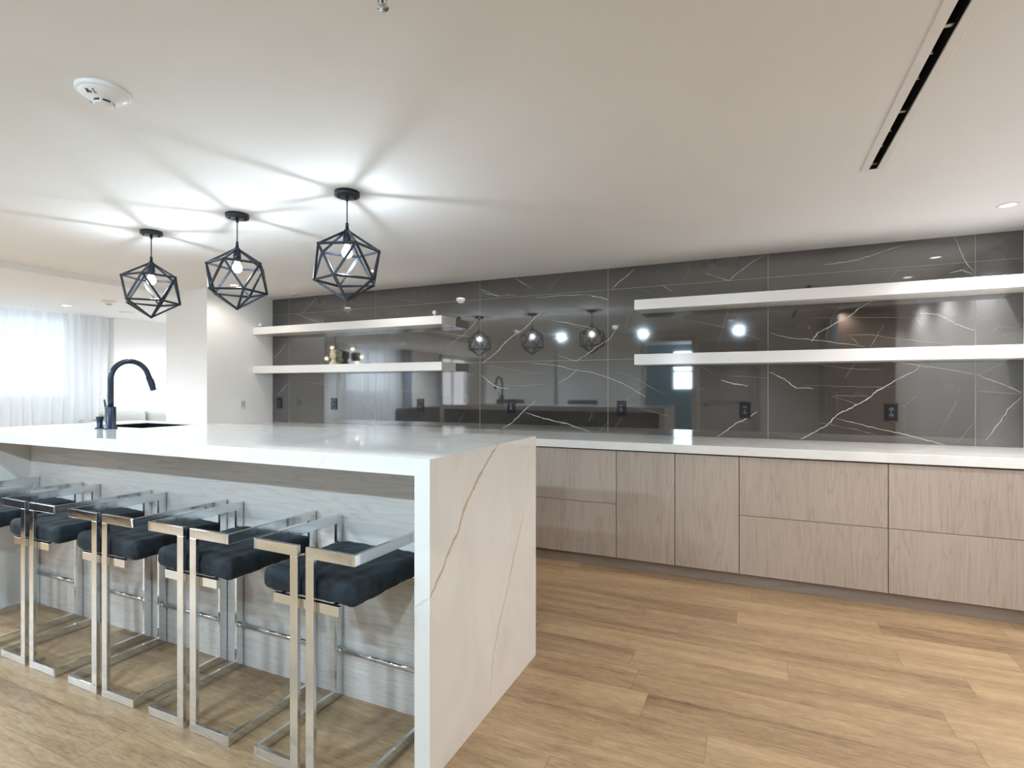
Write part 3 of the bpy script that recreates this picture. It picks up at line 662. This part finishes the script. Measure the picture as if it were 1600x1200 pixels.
# ---------------------------------------------------------------- pendants
def pendant(x, y, zt, zb, az, lab):
    R = (zt-zb)/2*.985; zm = (zt+zb)/2
    o = thing('pendant_light', lab, 'pendant lamp', (x, y, ZC), 'black cage pendants over the island')
    cn = build('canopy', MB().lathe([(.064,ZC-.0005),(.064,ZC-.020),(.062,ZC-.023),(.018,ZC-.024),(.0001,ZC-.024)], (x,y,0), 40), M['black'], o)
    for a in (.9, .9+PI): build('screw', MB().tube([(x+.042*math.cos(a),y+.042*math.sin(a),ZC-.023),(x+.042*math.cos(a),y+.042*math.sin(a),ZC-.033)], .005, 10), M['black_gloss'], cn)
    build('stem', MB().tube([(x,y,ZC-.024),(x,y,ZC-.045),(x,y,ZC-.05),(x,y,zt+.035),(x,y,zt+.03),(x,y,zt)], [.009,.008,.0032,.0032,.0075,.009], 12), M['black'], o)
    V = [Vector((0,0,R)), Vector((0,0,-R))]
    up = [Vector((R*.8944*math.cos(math.radians(az+72*k)), R*.8944*math.sin(math.radians(az+72*k)), R*.4472)) for k in range(5)]
    lo = [Vector((R*.8944*math.cos(math.radians(az+36+72*k)), R*.8944*math.sin(math.radians(az+36+72*k)), -R*.4472)) for k in range(5)]
    E = []
    for k in range(5): E += [(V[0],up[k]),(up[k],up[(k+1)%5]),(up[k],lo[k]),(up[k],lo[k-1]),(lo[k],lo[(k+1)%5]),(V[1],lo[k])]
    cg = MB(); c = Vector((x,y,zm))
    for a, b_ in E:
        mid = (a+b_)/2; cg.beam(tuple(c+a), tuple(c+b_), .0125, .0045, up=tuple(mid), ext=.002)
        nrm = mid.normalized(); cg.beam(tuple(c+a-nrm*.004), tuple(c+b_-nrm*.004), .0045, .0095, up=tuple(mid), ext=-.002)
    build('cage', cg, M['black'], o)
    build('socket', MB().lathe([(.012,zt-.002),(.019,zt-.012),(.021,zt-.055),(.021,zt-.080),(.016,zt-.084)], (x,y,0), 24), M['black'], o)
    bz = zt-.120
    build('bulb', MB().lathe([(.012,zt-.082),(.016,bz+.024),(.0245,bz+.012),(.0275,bz-.004),(.024,bz-.018),(.013,bz-.029),(.0001,bz-.032)], (x,y,0), 24), M['bulb'], o)
    d = bpy.data.lights.new('pendant_bulb_light', 'POINT'); d.energy = P_PENDANT; d.color = (.80,.91,1.0); d.shadow_soft_size = .011
    lo_ = bpy.data.objects.new('bulb_light', d); COL.objects.link(lo_); lo_.parent = o; lo_.location = (0, 0, bz-ZC)
    return o
pendant(-1.922, 2.180, 2.124, 1.748, 38, 'black geometric cage pendant nearest the camera, rightmost of the three')
pendant(-2.755, 2.195, 2.124, 1.756, 9, 'middle one of the three black geometric cage pendants')
pendant(-3.564, 2.205, 2.121, 1.752, 23, 'leftmost black geometric cage pendant, above the faucet')

# ---------------------------------------------------------------- ceiling fittings
def downlight(x, y, z, r, lab, power, col, spot=2.4, grp='recessed downlights', tilt=0.0):
    o = thing('recessed_downlight', lab, 'downlight', (x, y, z), grp)
    build('trim_ring', MB().lathe([(r,z),(r,z-.003),(r*.93,z-.006),(r*.72,z-.005),(r*.68,z-.001),(r*.68,z)], (x,y,0), 36), M['white_plastic'], o)
    build('lens', MB().lathe([(r*.675,z-.0005),(r*.66,z-.003),(.0001,z-.004)], (x,y,0), 32), M['lens'], o)
    if power:
        d = bpy.data.lights.new('downlight_beam', 'SPOT'); d.energy = power; d.color = col; d.spot_size = spot; d.spot_blend = .6; d.shadow_soft_size = .05
        l = bpy.data.objects.new('beam_light', d); COL.objects.link(l); l.parent = o; l.location = (0,.02*(tilt>0),-.012); l.rotation_euler = (tilt,0,0)
    return o
WARM = (.97,.97,.98); NEU = (.63,.84,1.0); SOFT = (1.0,.95,.88)
downlight(1.288, 3.838, ZC, .052, 'recessed downlight in the ceiling near the right edge of the marble wall', P_WARM, WARM)
downlight(1.285, 3.02, ZC, .052, 'warm recessed downlight mirrored in the marble above the right shelves', P_WARM, WARM)
downlight(1.285, 2.2, ZC, .052, 'recessed downlight by the right wall, third from the marble', P_WARM, WARM)
downlight(1.0, 1.2, ZC, .052, 'recessed downlight by the right wall, fourth from the marble', P_WARM, WARM)
downlight(-3.0, 3.73, ZC, .052, 'warm downlight glimpsed through the nearest pendant cage', P_BACK, SOFT, 2.9)
downlight(-4.66, 3.68, ZC, .052, 'warm downlight glimpsed through the middle pendant cage', P_BACK, SOFT, 2.9)
downlight(-.225, -.95, ZC, .052, 'recessed downlight mirrored above the panelled door', P_FRONT*.95, NEU, 2.35, tilt=.75)
downlight(-1.83, -.92, ZC, .052, 'recessed downlight mirrored above the hall opening', P_FRONT*.95, NEU, 2.35, tilt=.75)
downlight(-3.4, -.92, ZC, .052, 'recessed downlight over the dark chairs behind the island', P_FRONT*.95, NEU, 2.35, tilt=.75)
downlight(-.30, .35, ZC, .052, 'added fill light made as a ceiling downlight above the camera, right of the island end', P_FRONT*.14, NEU, 2.95)  # added out of view to raise the kitchen's ambient light
downlight(-2.05, .35, ZC, .052, 'added fill light made as a downlight, between the stools and the rear wall', P_FRONT*.65, NEU, 2.95)  # same added row: unseen fill for the island front and floor
downlight(-3.80, .35, ZC, .052, 'added fill light made as a downlight, before the left half of the island', P_FRONT*.65, NEU, 2.95)  # last of the added fill row, out of frame
downlight(-7.29, 3.55, ZL, .065, 'lit recessed downlight in the living-room ceiling near the sheer curtain', P_LIVE*.05, (.80,.91,1.0), 2.95)
downlight(-5.75, 1.30, ZL, .065, 'downlight in the living-room ceiling nearest the kitchen, mirrored under the shelf', P_LIVE, (.80,.91,1.0), 2.95)
downlight(-6.75, 5.0, ZL, .065, 'added unseen lamp brightening the grey wall, hidden behind the white pier', P_LIVE*.45, (.85,.93,1.0), 2.9)  # added out of sight to lift the grey living-room wall
downlight(-6.90, -.60, ZL, .065, 'downlight in the living-room ceiling mirrored above the sheer curtain', P_LIVE, (.80,.91,1.0), 2.95)
downlight(-7.00, -2.2, ZL, .065, 'downlight in the living-room ceiling farthest back in the mirror image', P_LIVE, (.80,.91,1.0), 2.95)
# smoke detectors
def detector(x, y, z, r, h, lab, rot=0.0, detail=True):
    o = thing('smoke_detector', lab, 'smoke detector', (x, y, z))
    build('base', MB().lathe([(r,z),(r,z-h*.18),(r*.97,z-h*.26),(r*.90,z-h*.32)], (x,y,0), 44), M['white_plastic'], o)
    build('cover', MB().lathe([(r*.90,z-h*.30),(r*.86,z-h*.38),(r*.62,z-h*.62),(r*.40,z-h*.74),(r*.385,z-h*.76)], (x,y,0), 44), M['white_plastic'], o)
    build('vent_gap', MB().lathe([(r*.33,z-h*.74),(r*.345,z-h*.90),(r*.30,z-h*.92)], (x,y,0), 36), M['grille'], o)
    bx_ = MB()
    for k in range(6):
        a = rot+k*PI/3; bx_.beam((x+r*.365*math.cos(a),y+r*.365*math.sin(a),z-h*.74),(x+r*.365*math.cos(a),y+r*.365*math.sin(a),z-h*.94), .006, .006)
    bx_.lathe([(r*.37,z-h*.90),(r*.38,z-h*.95),(r*.30,z-h),(.0001,z-h)], (x,y,0), 36)
    build('cap', bx_, M['white_plastic'], o)
    return o
dx_, dy_ = -2.025, 1.095
det = detector(dx_, dy_, ZC, .080, .052, 'large white smoke detector with handwritten mark on the ceiling at upper left', .3)
# handwritten mark on the cover, read from below: Nb-(reversed 3)
def mark(o, cx_, cy_, zt_):
    strokes = [[(0,0),(0,1)], [(0,1),(.30,.1)], [(.30,.1),(.42,1)], [(.62,.95),(.60,.15)], [(.60,.15),(.85,.12)], [(.85,.12),(.88,.45)], [(.88,.45),(.60,.45)],
               [(1.08,.50),(1.45,.48)], [(2.15,.98),(1.68,.92)], [(1.68,.92),(1.98,.52)], [(1.98,.52),(1.66,.12)], [(1.66,.12),(2.22,.05)]]
    mb = MB(); sc = .0135; ex = Vector((.9116,.4111,0)); ey = Vector((-.4111,.9116,0))
    for (a, b_) in strokes:
        P = []
        for (u_, w_) in (a, b_):
            p = Vector((cx_,cy_,0)) + ex*((u_-1.1)*sc) - ey*((.5-w_)*sc*-1.0)
            rr = math.hypot(p.x-dx_, p.y-dy_)/.080
            zz = ZC-.052*(.38+(.86-rr)/(.86-.62)*.24) if rr > .62 else ZC-.052*(.62+(.62-rr)/.22*.12)
            P.append((p.x,p.y,zz-.0008))
        mb.tube(P, .0009, 6)
    build('handwritten_mark', mb, M['ink'], o)
mark(det, dx_+.020, dy_-.050, 0)
build('indicator', MB().box(dx_-.062,dx_-.046,dy_-.012,dy_-.006,ZC-.031,ZC-.024), M['grey_plastic'], det)
detector(-6.49, 3.56, ZL, .070, .05, 'small white smoke detector in the living-room ceiling left of the pendants', .1)
tag(build('ceiling_disc', MB().lathe([(.075,ZL),(.075,ZL-.006),(.068,ZL-.010),(.0001,ZL-.010)], (-7.27,4.19,0), 36), M['white_plastic']), 'flat round white cover plate in the living-room ceiling near the grey wall', 'ceiling cover')
def sprinkler(x, y, lab):
    o = thing('ceiling_sprinkler', lab, 'sprinkler', (x, y, ZC), 'ceiling sprinklers')
    build('escutcheon', MB().lathe([(.036,ZC),(.036,ZC-.003),(.026,ZC-.008),(.014,ZC-.010),(.0001,ZC-.010)], (x,y,0), 28), M['white_plastic'], o)
    fr = MB().tube([(x-.006,y,ZC-.010),(x-.014,y,ZC-.022),(x-.012,y,ZC-.034),(x,y,ZC-.042)], .0022, 8).tube([(x+.006,y,ZC-.010),(x+.014,y,ZC-.022),(x+.012,y,ZC-.034),(x,y,ZC-.042)], .0022, 8)
    build('frame', fr, M['steel'], o); build('deflector', MB().lathe([(.016,ZC-.042),(.016,ZC-.044),(.0001,ZC-.045)], (x,y,0), 20), M['steel'], o)
    build('bulb', MB().tube([(x,y,ZC-.012),(x,y,ZC-.040)], .0025, 8), M['ink'], o)
sprinkler(-4.517, 4.30, 'ceiling sprinkler head just in front of the marble at its left end')
sprinkler(-.866, 1.113, 'ceiling sprinkler head at the very top of the picture')
# linear slot diffuser
lv = thing('linear_vent', 'long slot diffuser with black gap in the ceiling at upper right', 'vent', (.504, 1.6, ZC))
fr = MB(); zf = ZC-.006
fr.box(.455, SX0, SY0-.03, SY1, zf, ZC); fr.box(SX1, .553, SY0-.03, SY1, zf, ZC); fr.box(SX0, SX1, SY0-.03, SY0, zf, ZC)
build('flange', fr, M['white_plastic'], lv, bevel=.0015)
ln = MB(); ln.box(SX0+.0003, SX0+.0012, SY0, SY1, ZC, ZC+.14); ln.box(SX1-.0012, SX1-.0003, SY0, SY1, ZC, ZC+.14); ln.box(SX0-.02, SX1+.02, SY0, SY1, ZC+.14, ZC+.16); ln.box(SX0, SX1, SY1-.002, SY1-.0005, ZC, ZC+.14)
build('duct', ln, M['dark_hole'], lv)
for y in (2.93, 2.42, 1.9, 1.2): build('bracket', MB().box(SX0+.002, SX1-.002, y-.012, y+.004, ZC+.012, ZC+.02), M['brass'], lv)
for y in (2.75, 2.60, 2.20, 2.05): build('screw', MB().tube([(.504,y,ZC+.03),(.504,y,ZC+.02)], .004, 8), M['steel'], lv)

# ---------------------------------------------------------------- bar stools
def make_stool():
    o = thing('bar_stool', '', 'bar stool', (0,0,0), 'chrome bar stools at the island')
    w, dpt, H, bw, bt = .2315, .424, .768, .036, .014
    for s in (-1, 1):
        def X(a, b_): return (min(s*a, s*b_), max(s*a, s*b_))
        a0, a1 = X(.0185, .0185+bw); build('post', MB().box(a0, a1, 0, bt, bw, H-bw), M['chrome'], o, bevel=.0012, local=True)
        for nm, z0_ in (('armrest', H-bw), ('base_rail', 0.0)):
            mb = MB(); a0, a1 = X(.0185, w-bt); mb.box(a0, a1, 0, bt, z0_, z0_+bw); a0, a1 = X(w-bt, w); mb.box(a0, a1, 0, dpt, z0_, z0_+bw)
            mb = weld(mb); build(nm, mb, M['chrome'], o, bevel=.0012, local=True)
        a0, a1 = X(w-bt, w); build('leg', MB().box(a0, a1, dpt-bw, dpt, bw, H-bw), M['chrome'], o, bevel=.0012, local=True)
    sf = MB(); sf.box(-.150, .150, .0145, .0285, .553, .586); sf.box(-.130, -.110, .0285, .392, .574, .586); sf.box(.110, .130, .0285, .392, .574, .586)
    sf.box(-w+bt, w-bt, .392, .406, .562, .586); build('seat_frame', sf, M['chrome'], o, bevel=.001, local=True)
    fr_ = build('foot_rail', MB().tube([(-w+bt,.406,.200),(w-bt,.406,.200)], .0095, 18), M['chrome'], o, local=True)
    for s in (-1, 1): build('collar', MB().tube([(s*(w-bt),.406,.200),(s*(w-bt-.016),.406,.200)], .0135, 18), M['chrome'], fr_, local=True)
    build('seat', MB().soft_box(-.216, .216, .017, .420, .587, .661, .024, 30, 30, 8, .014, .0024), M['velvet'], o, local=True)
    ft = MB()
    for s in (-1, 1): ft.lathe([(.008,-.0008),(.008,.0008)], (s*.20,.007,.0), 12)
    return o
st = make_stool()
SY_ = 1.343
spots = [(-1.379, SY_, -1.6, 'chrome bar stool with dark velvet seat nearest the waterfall end'),
         (-1.963, SY_+.001, -.3, 'second chrome and dark velvet bar stool from the waterfall end'),
         (-2.520, SY_+.001, .0, 'middle one of the five chrome and dark velvet bar stools'),
         (-3.090, SY_+.003, .0, 'fourth chrome bar stool from the waterfall end, next to the leftmost'),
         (-3.705, SY_+.003, .0, 'leftmost chrome bar stool, cut off by the picture edge')]
for i, (x, y, a, lab) in enumerate(spots):
    o = st if i == 0 else copy_tree(st)
    o.location = (x, y, .0002); o.rotation_euler = (0, 0, math.radians(a)); o['label'] = lab

# ---------------------------------------------------------------- living-room furniture
sfx = -7.9
so_ = thing('sofa', 'light grey linen sofa with loose back cushions against the grey wall', 'sofa', (-7.5, 4.8, 0))
build('frame', MB().soft_box(sfx+.01, sfx+1.0, 3.96, 5.58, .10, .42, .03, 12, 20, 4), M['sofa'], so_)
build('backrest', MB().soft_box(sfx+.01, sfx+.14, 3.96, 5.58, .42, .90, .03, 6, 20, 6), M['sofa'], so_)
build('armrest', MB().soft_box(sfx+.14, sfx+1.0, 3.90, 4.08, .10, .88, .04, 12, 8, 6), M['sofa'], so_)
for a, b_ in ((4.10,4.615), (4.635,5.15), (5.17,5.56)):
    build('back_cushion', MB().soft_box(sfx+.15, sfx+.36, a, b_, .56, .985, .05, 8, 14, 12, .01, .004, 0, a), M['sofa'], so_)
    build('seat_cushion', MB().soft_box(sfx+.30, sfx+.98, a, b_, .42, .555, .04, 14, 12, 5, .01, .002, 0, a), M['sofa'], so_)
for x in (sfx+.06, sfx+.92):
    for y in (4.0, 5.5): build('leg', MB().box(x-.02, x+.02, y-.02, y+.02, 0, .10), M['black'], so_)
ds = thing('sofa', 'low dark sofa mirrored in the marble below the sheer curtain', 'sofa', (-6.3, .3, 0))
build('seat', MB().soft_box(-7.1, -6.25, -1.7, .6, .08, .46, .04, 12, 20, 5), M['dark_sofa'], ds)
build('backrest', MB().soft_box(-6.24, -6.02, -1.7, .6, .08, .92, .05, 6, 20, 8), M['dark_sofa'], ds)
for y in (-1.85, .62): build('armrest', MB().soft_box(-7.1, -6.02, y, y+.14, .0, .62, .03, 10, 5, 6), M['dark_sofa'], ds)
def lounge_chair(x, lab):
    y = YF+.10; o = thing('lounge_chair', lab, 'chair', (x, y+.3, 0), 'dark chairs along the rear wall')
    build('seat', MB().soft_box(x-.27, x+.27, y+.08, y+.52, .62, .74, .04, 12, 12, 5), M['dark_sofa'], o)
    mb = MB(); pr = []
    for i in range(17):
        a = PI + PI*i/16; pr.append((x+.29*math.cos(a), y+.30+.24*math.sin(a), .98))
    k0 = len(mb.v)
    for (px, py, pz) in pr:
        nx_, ny_ = (px-x)/.29, (py-y-.30)/.24
        for dz in (-.11, .09):
            for dd in (0, -.04): mb.v.append((px+nx_*dd, py+ny_*dd, pz+dz))
    for i in range(16):
        a = k0+4*i; b_ = a+4
        for q_ in ((a,b_,b_+1,a+1),(a+2,a+3,b_+3,b_+2),(a,a+2,b_+2,b_),(a+1,b_+1,b_+3,a+3)): mb.face(q_, 0, True)
    mb.face((k0,k0+1,k0+3,k0+2)); e_ = k0+64; mb.face((e_,e_+2,e_+3,e_+1))
    build('backrest', mb, M['dark_sofa'], o)
    for sx_ in (-1, 1):
        for sy_ in (.12, .48): build('leg', MB().tube([(x+sx_*.22,y+sy_,0),(x+sx_*.20,y+sy_,.62)], .012, 8), M['black'], o)
        build('support', MB().tube([(x+sx_*.24,y+.26,.70),(x+sx_*.265,y+.26,.90)], .011, 8), M['black'], o)
lounge_chair(-4.45, 'dark curved-back chair mirrored left behind the island')
lounge_chair(-2.95, 'dark curved-back chair mirrored right behind the island')
tc = thing('tall_cabinet', 'tall brown wood cabinet mirrored at the right of the marble', 'cabinet', (1.25, 0, 0))
build('body', MB().box(1.0, XR-.005, YF+.01, 1.10, .0, 2.25), M['brown_panel'], tc)
for a, b_ in ((YF+.015,-.43), (-.425,.335), (.34,1.095)):
    d_ = build('door', MB().box(.98, .999, a, b_, .08, 2.24), M['brown_panel'], tc, bevel=.002)
    build('handle', MB().box(.965, .979, b_-.06, b_-.045, .95, 1.25), M['steel'], d_)
# chandelier in the living room, mirrored between the left shelves
cx_, cy_ = -7.05, 1.29
ch = thing('chandelier', 'black branching chandelier with warm globes mirrored above the lower left shelf', 'chandelier', (cx_, cy_, ZL))
build('canopy', MB().lathe([(.065,ZL),(.065,ZL-.02),(.0001,ZL-.022)], (cx_,cy_,0), 28), M['white_plastic'], ch)
build('pole', MB().tube([(cx_,cy_,ZL-.02),(cx_,cy_,2.02)], .009, 10), M['black'], ch)
hub = (-6.70, 1.14, 1.885)
build('hub', MB().lathe([(.03,1.80),(.075,1.81),(.085,1.85),(.085,1.93),(.07,1.955),(.0001,1.96)], (hub[0],hub[1],0), 24), M['black'], ch)
ends = [(-7.13,1.29,2.05), (-6.76,1.16,2.02), (-6.60,1.10,1.875), (-7.20,1.36,1.85), (-6.75,1.05,1.78)]
am = MB().tube([(cx_,cy_,2.03),hub], .007, 8).tube([(-7.20,1.36,1.85),hub], .007, 8).tube([(cx_,cy_,2.03),ends[0]], .006, 8).tube([hub,ends[1]], .006, 8).tube([hub,ends[2]], .006, 8).tube([hub,ends[4]], .006, 8)
build('arms', am, M['black'], ch)
for e_ in ends: build('globe', MB().sphere(e_, .032, 18), M['globe'], ch)
